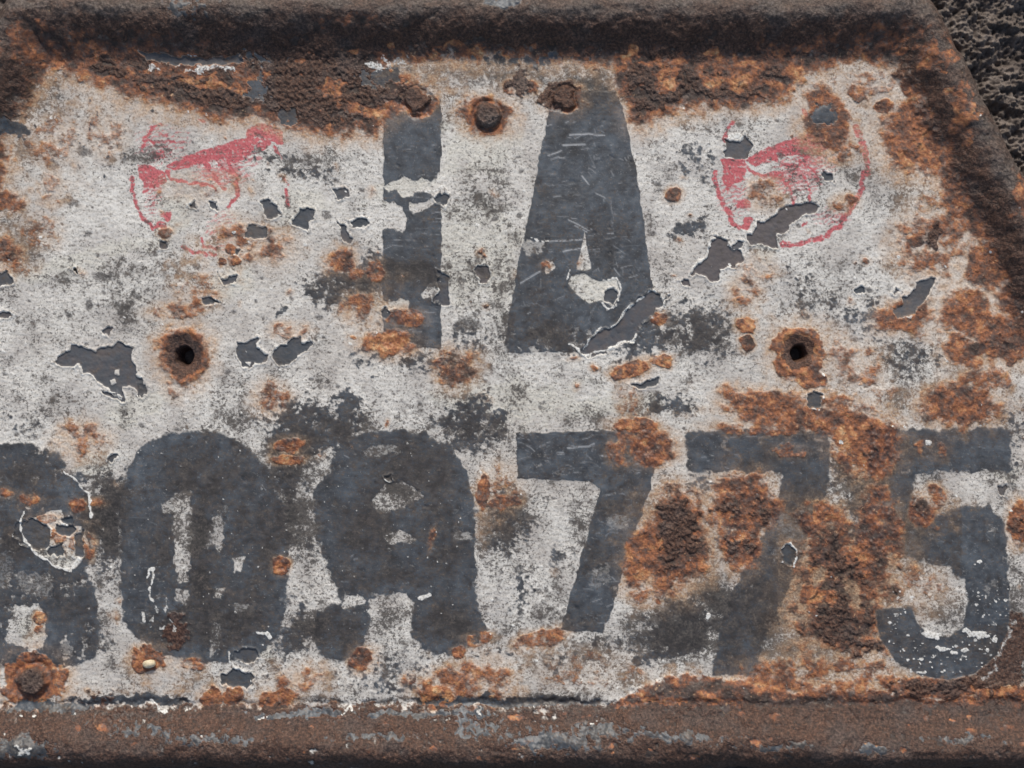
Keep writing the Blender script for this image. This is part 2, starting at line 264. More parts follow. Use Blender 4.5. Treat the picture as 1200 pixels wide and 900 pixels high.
# ---- rust: (x, y, rx, ry, rot, amount, tone, crusty core 0..1, part?)
RUST = [
 (572,135,30,24,0,.9,.2,0,1),(488,120,26,18,0,.9,0,.4,0),(660,118,22,18,0,.8,.1,.6,0),
 (215,415,30,35,0,.95,.1,.0,1),(215,440,22,26,0,.6,.6,0,0),(936,413,31,33,0,1,.5,.1,1),(1000,425,34,24,35,.62,.1,0,1),(950,445,20,12,0,.9,.5,0,0),
 (38,797,37,32,0,1,.7,0,1),(173,773,22,17,0,1,.5,0,1),(248,817,14,13,0,1,.5,0,1),(271,815,14,13,0,1,.5,0,0),(225,779,16,8,0,.75,.1,0,1),(425,772,14,16,0,1,.1,.2,1),(480,795,9,8,0,.8,.1,0,1),
 (350,798,28,15,-25,.8,.2,0,1),(325,818,26,12,-10,.9,.6,0,0),(536,800,44,22,-15,.85,.3,.1,1),(572,800,26,28,0,.7,.1,.0,0),(515,818,20,14,0,1,.8,0,0),(560,750,16,8,-20,.8,.3,.2,0),(536,766,8,7,0,.9,.6,0,0),(635,748,30,11,-15,.8,.3,0,1),
 (300,284,40,22,10,.8,.25,0,1),(268,288,14,20,0,.6,.1,0,0),(212,362,34,10,-8,.8,0,.1,1),(230,345,26,14,0,.5,0,0,0),(245,330,18,12,0,.4,0,0,0),(398,305,17,16,0,.9,.2,.1,1),(415,318,12,10,0,.8,.3,0,0),(440,318,12,14,0,.8,-.2,.3,0),
 (418,360,19,16,0,.75,.3,0,1),(455,402,32,15,0,1,.85,0,1),(472,372,24,12,0,.8,.1,.2,0),(340,388,20,9,0,.7,-.1,.1,1),(60,236,12,8,0,.7,.1,0,1),(8,236,20,15,0,.9,.1,.1,1),(5,300,22,22,0,.85,-.2,.4,1),(20,312,24,10,0,.5,0,0,0),(45,270,24,18,0,.42,-.6,0,0),
 (195,272,9,6,0,.7,.3,0,0),(260,306,6,5,0,.9,.5,0,0),(276,305,6,5,0,.9,.5,0,0),(270,291,8,6,0,.9,.5,0,0),
 (95,515,28,23,0,.72,-.15,0,1),(318,468,21,18,0,.72,.25,0,1),(55,163,32,25,0,.5,-.2,0,0),(125,157,20,22,0,.5,.05,0,1),(60,205,10,20,0,.5,0,0,0),(790,228,10,9,0,.9,-.1,0,1),(641,313,6,6,0,.7,.2,0,0),
 (871,340,16,15,0,.75,.25,0,1),(876,380,13,11,0,.95,.7,0,1),(875,402,9,9,0,.95,-.2,.1,0),(890,315,22,14,0,.5,.1,0,0),(738,433,21,11,-20,.95,.6,0,1),(778,424,11,8,0,.9,.55,0,1),(760,422,14,6,0,.7,.1,0,0),(773,374,9,8,0,.9,.6,0,1),
 (897,226,20,17,0,.68,-.05,0,1),(240,218,40,15,0,.42,-.35,0,0),(990,237,14,10,0,.85,.1,.2,1),
 (970,148,30,26,10,1,-.1,.0,1),(965,120,24,22,0,.9,.3,.2,0),(1005,108,12,10,0,.8,.2,0,1),(985,178,26,12,0,.7,.0,0,0),(1036,124,12,8,0,.9,-.1,.2,1),(1066,105,12,12,0,.9,.3,0,0),(1020,95,50,12,0,.55,0,0,0),
 (1080,160,50,46,20,1,.3,.25,1),(1110,150,34,50,-25,1,.2,.2,0),(1100,190,60,16,15,.8,.5,.1,0),(1140,225,40,60,-20,1,.2,.25,0),(1090,110,22,30,0,.95,.4,.1,0),(1130,170,40,40,0,1,.1,.3,0),
 (1092,285,42,38,0,.8,.05,0,1),(1072,284,11,9,0,.9,-.3,0,0),(1119,246,8,8,0,1,-.3,.1,1),(1155,260,30,24,0,1,.0,.1,0),(1100,245,34,20,0,.55,0,0,0),(1165,310,36,30,30,1,.1,.2,0),(1155,312,20,10,0,.9,.3,0,0),(1190,290,24,50,0,1,-.3,.7,0),(1195,345,26,30,0,1,.1,.3,0),
 (1060,368,34,19,-20,.95,.35,0,1),(1090,385,20,16,0,.5,0,0,0),(1134,365,29,28,0,1,.3,.05,1),(1125,410,22,20,0,.95,.2,.0,0),(1180,395,34,30,0,1,-.1,.25,1),(1160,420,34,12,0,.8,.2,0,0),(1145,408,12,9,0,1,-.4,.1,0),(1180,352,9,7,0,.8,.2,0,0),
 (1125,474,48,27,0,1,.15,.1,1),(1150,445,26,16,0,.8,.2,0,0),(1170,440,14,14,0,.7,.2,0,0),(870,470,30,17,0,.85,.35,0,1),(905,480,44,20,0,.9,.3,.1,1),(945,490,44,14,0,1,.3,.1,0),(985,480,50,16,0,.75,0,0,0),(900,500,60,10,0,.7,.1,0,0),
 (1000,498,42,16,0,.95,.3,.1,0),(1015,520,40,38,0,1,.15,.3,1),(990,510,16,16,0,1,.9,0,0),(1010,460,40,14,0,.4,0,0,0),(765,526,28,20,0,1,.1,.15,1),(745,498,26,10,0,.95,.4,.1,0),(730,525,16,20,0,.7,.3,0,0),(735,470,12,20,0,.45,.2,0,0),
 (870,575,36,24,0,.95,.25,.15,1),(875,600,44,26,0,.95,-.2,.6,0),(855,612,30,16,0,.85,.3,.2,0),(870,640,24,30,0,.9,0,.6,0),(870,632,14,8,0,1,.6,0,0),(786,640,46,52,10,1,-.05,.4,1),(752,650,20,42,12,1,.45,0,0),(795,620,34,46,0,1,-.3,.9,0),(782,636,12,9,0,1,.7,0,0),(760,690,22,18,0,.8,.2,.4,0),
 (970,645,26,26,0,.95,-.1,.5,1),(1005,690,40,26,0,.88,-.3,.5,0),(985,730,44,24,0,.93,-.5,.8,0),(1012,760,30,16,0,.88,-.4,.6,0),(995,665,62,56,0,.86,-.5,.45,0),(985,715,62,44,0,.86,-.6,.5,0),(1030,620,26,50,0,.85,-.4,.3,0),(960,610,30,24,0,.85,-.2,.2,0),(950,700,14,14,0,.9,.3,.2,0),(1030,725,12,20,0,.8,.2,.3,0),(965,605,18,12,0,.9,.5,0,0),(1020,640,20,60,0,.9,-.1,.3,0),(1005,655,22,12,0,1,.6,0,0),(965,700,22,10,0,1,.7,0,0),
 (1040,610,20,30,0,.8,0,.2,0),(1095,583,14,14,0,.85,.2,0,0),(1080,600,15,18,0,.9,-.3,.2,1),(1100,610,12,10,0,.3,0,0,0),(1092,525,18,12,0,.6,.1,0,0),(1193,612,12,24,0,1,.3,.5,1),(925,528,20,8,0,.7,.2,0,0),(1050,690,50,30,0,.5,-.2,0,0),
 (340,522,18,9,0,.95,.3,0,1),(338,538,18,6,0,.9,.5,0,0),(330,664,11,10,0,1,.6,0,1),(567,575,8,22,0,.9,.3,0,1),(585,570,24,24,0,.5,-.1,0,0),(590,588,20,8,0,.8,.3,.2,0),(506,630,4,14,12,.7,-.3,0,0),(400,425+170,1,1,0,0,0,0,0),
 (35,584,13,7,0,.85,.6,0,0),(8,577,10,6,0,.85,.4,0,0),(90,594,10,9,0,.9,.2,0,1),(55,607,12,6,0,.8,.1,0,0),(68,628,8,8,0,.8,.3,0,0),(86,632,7,10,0,.7,.3,0,0),(47,724,7,7,0,.95,.8,0,1),(46,740,8,7,0,.8,.4,0,0),(105,640,7,16,0,.8,.1,0,0),(115,590,10,6,0,.6,.2,0,0),
 (690,785,60,20,0,.3,-.3,0,0),(930,800,60,30,0,.85,.1,.2,0),(1000,790,40,22,0,.85,.15,.1,0),(1030,800,40,20,0,.85,.4,.2,0),(965,770,60,16,0,.45,-.2,0,0),(1180,815,36,14,0,1,.7,0,1),(905,815,30,20,0,1,.5,.2,0),(1100,805,60,14,0,.9,0,.9,0),
 (535,430,26,22,0,.85,-.4,.2,1),(540,420,22,14,0,.4,-.5,.0,0),(1060,760,24,16,0,.4,0,0,0),(1128,756,14,8,20,.7,.4,0,0),(610,100,18,14,0,.8,-.4,.5,0),
]
rust_core = Z()
for (cx, cy, rx, ry, rot, am, tn, core, part) in RUST:
    small = min(1, min(rx, ry)/22)
    s, f = blob(cx, cy, rx, ry, rot, 1+1*small, 1+4*small)
    f2 = f + .14*N_b2[s] + .07*N_mid[s]
    hard = .10 if tn >= .5 and ry > .7*rx else .16 if min(rx, ry) < 15 else .32
    a = sst(-hard, hard, f2)
    add(stain, s, sst(-.8, .15, f2)*min(1, am*.95))
    r = a*(.25 + .75*min(1, am)) if am < .9 else a*(.9+.1*am)
    if am < .9: r = r*sst(-.9, .5, N_b2[s]+am-.6)
    add(rust, s, r)
    wgt = r*sst(-.2, .4, f); tone[s] = tone[s]*(1-wgt) + tn*wgt
    if core > 0: add(crust, s, sst(.35, .75, core*.75*np.clip(f+.5, 0, 1.2) + .3*N_b2[s] + .18*N_mid[s])*a)
    if part:
        k = new_part('rust_patch'); label[s][(f2 > 0.02) & (r > .15) & (label[s] < len(glyph_id)+3)] = k

for (x, y, rx, ry, v) in ((1130,290,70,130,.6),(950,480,130,40,.8),(1010,700,70,110,.6),(900,806,170,34,.75),(560,800,90,34,.7),(200,125,210,34,.6),(350,800,70,30,.5),(620,760,60,24,.45),(1085,120,70,60,.7),(60,200,60,70,.35),
   (240,310,60,60,.45),(440,360,60,60,.45),(880,360,40,50,.45),(1000,420,60,30,.55),(860,575,50,50,.6),(770,650,60,80,.4),(760,525,50,50,.5),(1100,600,60,40,.4),(90,515,50,40,.35),(500,105,60,30,.6),(60,820,90,30,.5),(200,800,90,30,.4),(1150,450,70,60,.5),(530,440,50,30,.35),(580,590,40,60,.4),(60,610,60,40,.4),(1000,110,80,50,.5)):
    s = win(x-rx*1.6, y-ry*1.6, x+rx*1.6, y+ry*1.6, 0)
    q = v*np.exp(-(((X[s]+W2x[s]*8-x)/rx)**2+((Y[s]+W2y[s]*8-y)/ry)**2)*1.2)
    add(stain, s, sst(.10, .75, q + .22*N_b2[s]*sst(0,.2,q) + .12*N_mid[s]*sst(0,.2,q))*.85)
# heavy rust along the upper edge and the lower mound
TOP_L = [(-75,-40),(-75,330),(-20,260),(2,215),(10,180),(12,150),(30,122),(52,92),(70,84),(100,96),(120,108),(150,112),(190,120),(230,138),(262,142),(300,140),(335,150),(380,160),(440,158),(455,140),(478,126),(512,112),(500,96),(470,88),(448,78),(470,70),(560,76),(560,-40)]
TOP_R = [(540,-40),(540,66),(640,70),(718,78),(728,110),(735,142),(752,152),(790,134),(830,126),(880,126),(925,118),(935,95),(960,84),(1010,72),(1055,78),(1075,100),(1110,150),(1160,230),(1180,290),(1200,330),(1290,420),(1290,-40)]
for P, tn in ((TOP_L, 0), (TOP_R, 0)):
    s, sd = put_poly(rust, P, 11, 3, 6, 1, jag=3)
    inn = sst(6, -8, sd); add(stain, s, sst(26, -4, sd)*.95)
    tone[s] = tone[s]*(1-inn) + inn*(.65*sst(-22, -2, sd) + .55*N_b2[s] - .6)
    add(crust, s, sst(.32, .62, .30 + .75*sst(-4, -26, sd) - .25 + .38*N_b2[s] + .2*N_mid[s])*inn)
s, sd = put_poly(rust, [(704,834),(722,818),(745,806),(790,792),(830,790),(868,798),(890,806),(960,812),(1020,806),(1080,818),(1290,815),(1290,905),(704,905)], 3, 2.5, 4, 1)
inn = sst(3, -5, sd); tone[s] = tone[s]*(1-inn) + inn*(.6*sst(-14, -1, sd) - .45 + .25*N_b2[s])
MOUND = new_part('rust_patch', 'raised brown rust scab with orange spots on the lower edge'); label[s][(sd < 0) & (X[s] < 930) & (Y[s] < 832)] = MOUND
for (x, y, rx, ry) in ((790,825,20,11),(828,812,12,9),(762,822,8,6),(845,822,22,6),(733,826,14,10),(748,812,14,5),(430,848,60,8),(130,838,10,8),(560,850,20,6),(60,852,10,5),(110,850,30,16),(510,872,14,4),(300,860,20,8)):
    s, f = blob(x, y, rx, ry, 0, 2, 5); m = sst(-.1, .4, f+.2*N_b2[s]); tone[s] = tone[s]*(1-m) + m*.6; rust[s] = np.maximum(rust[s], m*.9); crust[s] *= 1-.9*m

# ---- rim geometry
RIM = [(28,16),(1070,16),(1172,213),(1258,400),(1258,875),(-130,875),(-130,400),(-66,213)]
rsd = poly_sd(RIM, X+W2x*2.0, Y+W2y*2.0)
R_in = np.where(Y > 600, 53.0, 57.0); R_out = 31.0; HB = np.where(Y > 600, 25.0, 31.0)
tin = np.clip(-rsd/R_in, 0, 1); tout = np.clip(rsd/R_out, 0, 1)
bead = np.where(rsd < 0, HB*(.5+.5*np.cos(np.pi*tin)), HB-(HB+34)*(1-np.sqrt(np.clip(1-tout**2, 0, 1))))
H += bead
H -= (2.2+1.5*N_b2)*np.exp(-((rsd+R_in-2+3*N_b2)/5.0)**2)*np.where(Y > 600, 1, .3)
on_rim = sst(-R_in-6, -R_in+np.where(Y > 600, 14, 34), rsd + 4*N_mid + np.where(Y > 600, 5, 10)*N_b2)
low = (Y > 600)
N_rim = fbm(X*.35, Y, 18, 401, 4)
rim_lo = sst(.0, .3, .75 + .5*N_b2 + .3*N_mid)
rust = np.where(low, np.maximum(rust, on_rim*.96*rim_lo), np.maximum(rust, on_rim))
crust = np.maximum(crust, on_rim*sst(.0, .55, np.where(low, .72 - .3*N_rim, .66 - .42*sst(-22, -50, rsd)) + .3*N_b2 + .22*N_mid + .2*N_big)*np.where(low, .9, 1))
tone = np.where(on_rim > .5, np.where(low, -.95 + .45*N_b2 + .25*N_mid + .6*N_rim, np.minimum(tone, .35) - .25 + .45*N_b2), tone)
for (x, y, rx, ry, tn) in ((150,55,120,16,-.25),(230,78,90,12,.25),(290,88,30,16,.2),(130,92,40,8,.3),(240,98,60,6,.75),(840,75,130,14,.1),(780,95,24,12,.8),(880,95,60,12,.6),(1030,48,70,14,.15),(940,60,50,12,.15),(390,105,24,10,.8),(430,130,60,12,.6),(740,68,24,8,.6),(1185,240,14,40,.4),(930,85,14,12,.7),
     (1120,130,14,40,.6),(540,60,40,5,.5),(420,30,60,6,-.2),(1090,70,30,20,.2),(60,60,70,30,0.1)):
    s, f = blob(x, y, rx, ry, 0, 4, 8); m = sst(-.15, .5, f+.4*N_b2[s]+.15*N_mid[s])*.9; tone[s] = tone[s]*(1-m)+tn*m; crust[s] *= 1-.85*m*sst(-.5,.3,.3+N_mid[s]*.6); add(rust, s, m*.9)
# bluish remains of paint on the rims, pale flecks
for (x, y, rx, ry, v) in ((35,870,34,14,.8),(250,862,70,5,.5),(450,858,60,5,.5),(780,858,80,6,.5),(900,868,60,5,.45),(1100,862,60,5,.45),(500,835,120,5,.6),(150,820,70,6,.8),(170,850,60,10,.35),(60,828,60,6,.9),(650,862,70,12,.6),(700,850,50,10,.5),(560,850,40,12,.45),(350,836,60,5,.6),(590,10,24,8,.9),(225,14,40,16,.4),(600,822,110,6,.8),(1020,872,24,9,.6),(300,70,34,8,.4),(140,165,20,6,.0),(8,150,30,10,.8),(300,105,16,18,.6),(335,135,12,9,.7),(965,135,13,12,.95),(445,90,30,16,.5),(610,70,90,6,.4)):
    s, f = blob(x, y, rx, ry, 0, 3, 4); m = sst(.1, .45, v*(.35+f)+.3*N_mid[s]+.15*N_b2[s]); add(slate, s, m); m = sst(.75, 1, m); rust[s] *= 1-.9*m; crust[s] *= 1-.9*m; stain[s] *= 1-.95*m
for (x, y, rx, ry, v) in ((150,836,90,5,.42),(620,832,90,5,.42),(36,872,10,6,.75),(200,845,14,3,.3),(440,78,20,5,.9),(460,72,30,8,.5),(627,17,7,5,1.2),(250,82,40,5,.7),(180,80,12,4,.7)):
    s, f = blob(x, y, rx, ry, 0, 3, 4); m = sst(.2, .6, v*(.3+f)+.3*N_mid[s]+.2*N_fine[s]); add(bright, s, m*(.62 if v < 1 else 1)); add(cream, s, m)

rr2 = np.random.default_rng(31)
for _ in range(90):
    x, y = rr2.uniform(0, 1200), rr2.choice([rr2.uniform(835, 885), rr2.uniform(50, 100)]); q = rr2.uniform(2, 6)
    s, f = blob(x, y, q*rr2.uniform(1, 2.2), q*.7, 0, 2, 2, 3); m = sst(-.1,.5,f+.2*N_fine[s])*rr2.uniform(.5,1)
    tone[s] = tone[s]*(1-m)+m*rr2.uniform(.5, 1.0); crust[s] *= 1-.95*m
# upper middle: dirty cream strip with rust freckles between the two rust tongues
s = win(440, 60, 735, 135, 0)
m = sst(.12, .5, .45*sst(130, 70, Y[s]) + .4*N_mid[s] + .25*N_fine[s])*sst(62, 74, Y[s])
add(dirt, s, m*.9); stain[s] = np.maximum(stain[s], .35*sst(.0,.5,.2+N_b2[s]*.5)*sst(135,80,Y[s]))

# ---- speckled dark grime
gd = .10 + .12*N_huge + .08*N_big
for (x, y, rx, ry, v) in ((350,180,120,50,.1),(60,260,80,60,.12),(130,370,120,60,.06),(260,470,90,30,.02),(500,430,90,40,.14),(420,400,60,50,.08),(830,400,90,50,.2),(1000,360,110,50,.18),(1060,420,70,40,.2),(980,200,60,60,.08),
    (640,640,60,90,.12),(620,720,60,60,.1),(760,480,60,30,.12),(80,480,90,50,.1),(160,560,40,40,.1),(500,480,80,30,.1),(660,770,90,50,.2),(960,760,120,50,.15),(1150,440,40,90,.12),(1150,770,60,60,.35),(1190,720,30,40,.25),(400,660,40,60,.1),(500,780,80,40,.12),
    (180,180,30,14,.15),(90,120,60,40,.25),(30,165,30,50,.2),(170,180,24,12,.25),(800,700,90,90,.1),(1010,200,20,60,.12),(600,560,60,60,.06),(860,740,90,30,.05),(940,570,200,60,.1),(200,820,160,20,.12)):
    s = win(x-rx*1.6, y-ry*1.6, x+rx*1.6, y+ry*1.6, 0)
    gd[s] += v*np.exp(-(((X[s]-x)/rx)**2+((Y[s]-y)/ry)**2))*1.2
dirt = np.maximum(dirt, sst(.36, .72, gd*1.15 + .30*N_diag + .17*N_fine + .10*N_mid)*.85)
blot = sst(.56, .72, gd*.9 + .34*N_b2 + .22*N_mid)*.7; dirt = np.maximum(dirt, blot)
rng = np.random.default_rng(5)
for _ in range(800):                               # single dark flecks
    x, y = rng.uniform(0, 1200), rng.uniform(110, 820); r = rng.choice([1.2,1.6,2.2,3.2], p=[.4,.32,.2,.08])
    s, f = blob(x, y, r*rng.uniform(1,1.9), r, rng.uniform(-30,50), 1, 0, 3); add(dirt, s, sst(-.2, .4, f))
for (x, y, r, q) in ((120,325,13,6),(85,238,10,5),(160,347,6,4),(105,275,5,3),(183,298,4,4),(228,313,5,4),(104,358,6,5),(100,178,12,5),(170,705,6,5),(62,195,8,6),(36,625,8,3),(510,345,4,3),(537,382,6,8),(552,380,14,9),(383,254,6,5)):
    s, f = blob(x, y, r, q, 15, 2, 2, 3); add(dirt, s, sst(-.2, .3, f+.25*N_fine[s]))
for (x, y, rx, ry, v) in ((1180,755,36,40,1.1),(1150,790,60,22,.9),(655,112,22,18,1.3),(205,740,24,26,.7),(488,112,22,12,.9),(610,96,15,18,1.0),(780,600,14,10,.9),(1093,278,7,20,1.2),(120,820,34,18,.4),(520,555,14,10,.2)):
    s, f = blob(x, y, rx, ry, 0, 3, 4); add(crust, s, sst(.25, .6, v*(.3+f)+.25*N_mid[s]+.15*N_b2[s])*.9)
put_line(bright, [(1186,728),(1178,755),(1164,785),(1148,800)], 6, 3, 3, .5, jag=3)

grime = .12 + .22*N_huge + .18*N_big + .10*sst(430, 700, Y)
for (x, y, rx, ry, v) in ((480,320,60,22,.7),(420,335,50,26,.6),(470,385,30,14,.3),(640,395,60,14,.55),(700,270,60,30,.2),(690,105,60,26,.6),(490,125,50,16,.5),(345,610,34,60,.6),(125,610,30,60,.8),(345,530,50,30,.7),(370,740,40,30,.7),(590,610,36,60,.55),(800,735,70,50,.7),(950,600,50,60,.6),(980,690,80,100,.95),(1060,620,40,50,.6),(1175,760,50,60,.7),(900,720,40,60,.7),(840,700,40,40,.7),(1030,560,30,50,.6),(1040,640,40,60,.6),(555,500,50,30,.5),(600,85,120,14,.45),(480,95,60,30,.4),(340,120,90,20,.35),
   (235,560,60,40,.5),(235,620,14,60,.8),(235,680,20,40,.7),(310,640,22,70,.5),(250,730,80,30,.6),(205,735,40,24,.8),(120,600,30,50,.8),(335,540,40,50,.6),(400,500,50,30,.5),(480,560,70,60,.55),(430,620,50,50,.5),(520,650,40,50,.45),(400,740,40,30,.5),(530,730,50,30,.6),(450,680,80,16,.5),
   (600,600,30,40,.6),(560,500,50,30,.3),(740,530,40,20,.4),(790,640,60,60,.7),(870,600,50,40,.6),(800,730,60,40,.55),(700,765,60,24,.4),(900,540,60,24,.4),(1010,560,40,60,.7),(1000,700,80,90,.5),(950,690,50,60,.4),(1070,530,60,20,.4),(1060,640,60,50,.4),(1130,630,40,50,.3),(1110,740,60,30,.2),(1170,770,50,30,.7),
   (860,740,30,50,.5),(640,820,120,12,.5),(400,820,200,10,.4),(150,815,140,10,.2),(30,100,60,60,.5),(30,170,30,30,.4),(820,390,60,34,.45),(760,480,50,20,.4),(1060,420,50,30,.3),(960,350,60,40,.25),(540,430,50,30,.4),(350,500,60,30,.4),
   (20,290,40,40,.5),(170,185,40,16,.35),(360,190,60,18,.35),(130,370,90,24,.15),(60,480,60,30,.25),(20,560,70,30,.45),(60,680,60,30,.25),(590,740,30,30,.35),(635,690,30,30,.2),(1150,480,60,60,.3),(1000,200,30,60,.25),(1180,700,24,80,.3),(60,400,70,30,.1),(960,790,120,20,.4)):
    s = win(x-rx*1.8, y-ry*1.8, x+rx*1.8, y+ry*1.8, 0)
    grime[s] = np.maximum(grime[s], (v*1.12)*np.exp(-(((X[s]+W2x[s]*8-x)/rx)**2+((Y[s]+W2y[s]*8-y)/ry)**2)*1.1) + .04)
grime = grime + .16*N_b2*(grime > .12)
grime *= 1-.9*sst(.2,.8,bright)

s = win(1020, 690, 1190, 800, 0); m5 = sst(3, -2, poly_sd(GLYPH[7][2][0], X[s], Y[s]))*sst(690, 715, Y[s])*sst(1190, 1165, X[s]+.6*(Y[s]-760))
for a_, q_ in ((rust, .85), (stain, .85), (crust, .85), (grime, .35)): a_[s] *= 1-q_*m5
slate[s] = np.maximum(slate[s], m5)
s = win(1128, 600, 1185, 730, 0); m5 = sst(3, -2, poly_sd(GLYPH[7][2][0], X[s], Y[s])); grime[s] *= 1-.6*m5
for P in ([(583,172),(585,190),(582,215)],[(592,180),(596,205),(600,216)],[(545,175),(556,188),(572,195),(582,194)],[(600,150),(604,185),(610,205)],[(575,165),(577,178)],[(530,195),(548,204)],[(780,295),(782,302)],[(256,312),(257,350)],[(560,230),(566,260)],[(615,172),(612,190)]):
    put_line(dirt, P, .5, .9, 1.5, .8)
put_poly(slate, FRESH[0], 1, .8, 0, 1); s_ = win(143,690,174,730,0); grime[s_] *= .4
for P in ([(176,690),(180,702),(184,716),(178,728)],[(196,700),(192,716),(200,728),(206,740)],[(186,732),(196,736)]): put_line(bright, P, 2.2, 1, 3, .55, jag=2.2)
r = np.random.default_rng(123)
for _ in range(260):
    x, y = r.uniform(0, 1200), r.uniform(120, 815); q = r.uniform(.7, 2.0); s, f = blob(x, y, q*r.uniform(1,1.8), q, r.uniform(0,90), 1, 0, 3); add(bright, s, sst(-.2,.4,f)*r.uniform(.5,.9)*(1-slate[s]*.6))
for _ in range(150):
    x, y = r.uniform(0, 1200), r.uniform(130, 815); q = r.uniform(1.2, 4.0); s, f = blob(x, y, q*r.uniform(1,1.8), q, r.uniform(0,90), 2, 2, 3); k_ = 1-.85*slate[s]; add(rust, s, sst(-.3,.5,f)*r.uniform(.4,.95)*k_); add(stain, s, sst(-1.5,.2,f)*.5*k_); tone[s] = np.where(f > -.3, r.uniform(-.6,.5), tone[s])
# scratches: fine bright lines over the slate glyphs
scr = Z()
def scratches(n, x0, y0, x1, y1, ang, spread, lmax, wmax, seed):
    r = np.random.default_rng(seed)
    for _ in range(n):
        x, y = r.uniform(x0, x1), r.uniform(y0, y1); a = math.radians(ang+r.normal(0, spread)); L = min(lmax, 2.5 + r.exponential(lmax/4.5))
        dx, dy = math.cos(a)*L/2, math.sin(a)*L/2
        put_line(scr, [(x-dx,y-dy),(x,y+r.normal(0,.05)*L),(x+dx,y+dy)], r.uniform(.1, wmax), 1.0, .4, r.uniform(.2, .95)**1.6)
scratches(60, 625, 140, 750, 300, -8, 14, 26, 1.0, 1); scratches(70, 690, 150, 755, 330, 55, 35, 16, .8, 2); scratches(30, 598, 290, 700, 380, -25, 30, 22, .9, 3)
scratches(40, 455, 150, 515, 300, -4, 8, 24, .8, 4); scratches(26, 455, 300, 515, 400, 0, 20, 14, .7, 41); scratches(70, 608, 510, 760, 560, -8, 25, 26, .8, 5); scratches(80, 665, 570, 750, 735, 8, 22, 24, .8, 6)
scratches(40, 810, 508, 965, 550, 0, 20, 14, .6, 7); scratches(40, 1080, 510, 1180, 660, 0, 20, 16, .6, 8); scratches(50, 150, 520, 330, 700, 0, 60, 8, .6, 9); scratches(40, 380, 510, 555, 690, 0, 20, 16, .7, 10)
for P, w in (([(668,158),(690,157),(708,159)],1.4),([(660,170),(685,169)],1.6),([(642,182),(658,177)],1.2),([(643,283),(683,281)],1.2),([(674,165+100),(688,272)],1),([(660,295),(680,291)],1.2),([(610,332),(633,318)],1.2),([(665,525),(690,523),(696,520)],1.2),([(705,534),(716,535)],1.8),([(682,206),(690,216)],1),([(666,258),(690,270)],1)):
    put_line(scr, P, w, .9, .5, 1)
scr *= slate*(1-rust)
# white specks in the bowl of the five, on the eight
r = np.random.default_rng(9)
for _ in range(260):
    a = r.uniform(0, 1)
    x, y = r.uniform(1040, 1182), r.uniform(690, 795)
    if math.hypot(x-1105, (y-720)) < 38 or math.hypot(x-1105, (y-715)*.95) > 82: continue
    q = r.choice([.9,1.4,2.2], p=[.6,.3,.1]); s, f = blob(x, y, q*1.3, q, 0, .6, 0, 3); add(bright, s, sst(-.2,.3,f)*r.uniform(.45,.9))
for (x, y, rx, ry) in ((1092,744,12,5),(1146,743,13,4),(1132,738,5,3),(1103,760,9,3),(1130,762,6,3),(1166,750,4,4),(1080,788,6,2),(1148,658,4,2),(1142,662,2,2),(830,722,4,4),(985,518,2,3),(1089,519,4,4),(1060,500,2,2)):
    s, f = blob(x, y, rx, ry, 8, 2, 1, 3); add(bright, s, sst(-.1,.3,f+.2*N_fine[s]))
for _ in range(120):
    x, y = r.uniform(150, 560), r.uniform(520, 760); q = r.uniform(.6, 1.3); s, f = blob(x, y, q, q, 0, .4, 0, 3); add(bright, s, sst(-.2,.3,f)*.7)

# ---- bolts, holes, relief
HOLES = [(215,417,11.5),(936,413,10)]
bolts = [(572,135,17,7,'rusted rivet head between the two letters'),(488,117,17,2,'crusty flattened rivet above the letter I'),(660,115,15,2.5,'crusty rivet head at the top of the letter A'),(38,797,21,7,'grey rusted rivet head in an orange rust ring'),(965,135,13,.8,'dark slate rivet head by the right emblem')]
for (cx, cy, rr, hh, txt) in bolts:
    k = new_part('rivet', txt); rag = 3.5 if cx in (488, 660) else 1.5; s, f = blob(cx, cy, rr, rr*.93, 0, rag, rag*.6)
    dome = sst(0, .35, f)
    H[s] += hh*dome*(1+.12*N_mid[s]) - (0 if cx == 965 else 2.2)*np.exp(-((f+.05)/.14)**2)
    if cx == 38: crust[s] = np.maximum(crust[s], sst(.02,.35,f)*.95); cream[s] = np.maximum(cream[s], sst(.1,.5,f)*.55); tone[s] = np.where(f > -.9, .1+.35*sst(.3, -.5, f), tone[s]); stain[s] = stain[s]*(1-.8*sst(-.95,-.8,f))
    elif cx != 965: crust[s] = np.maximum(crust[s], sst(-.05,.25,f)); slate[s] *= 1-dome
    rust[s] = np.maximum(rust[s], sst(-.15,.1,f)) if cx != 965 else rust[s]*(1-dome)
    if cx == 965: stain[s] *= 1-dome; slate[s] = np.maximum(slate[s], dome); crust[s] *= 1-dome
    label[s][f > 0] = k
hole_r = np.full(X.shape, 99.0, np.float32)
for (cx, cy, rr) in HOLES:
    k = new_part('hole_rim')
    s, f = blob(cx, cy, rr*2.3, rr*2.5, 0, 2, 1.2); label[s][(f > 0)] = k
    s2, g = blob(cx, cy, rr, rr*1.05, 0, 1.6, .3)
    H[s] -= 5.0*sst(-.1, .8, f); H[s2] -= 26*sst(-.05, .4, g)
    H[s] += 1.6*np.exp(-((f)/.12)**2)
    crust[s] = np.maximum(crust[s], sst(.0,.3,f+.1*N_mid[s]))
    hole_r[s2] = np.minimum(hole_r[s2], 1-g)

for a_ in (rust, stain, crust): a_ *= 1-.93*chip
tone = tone*(1-chip) + chip_tone*chip
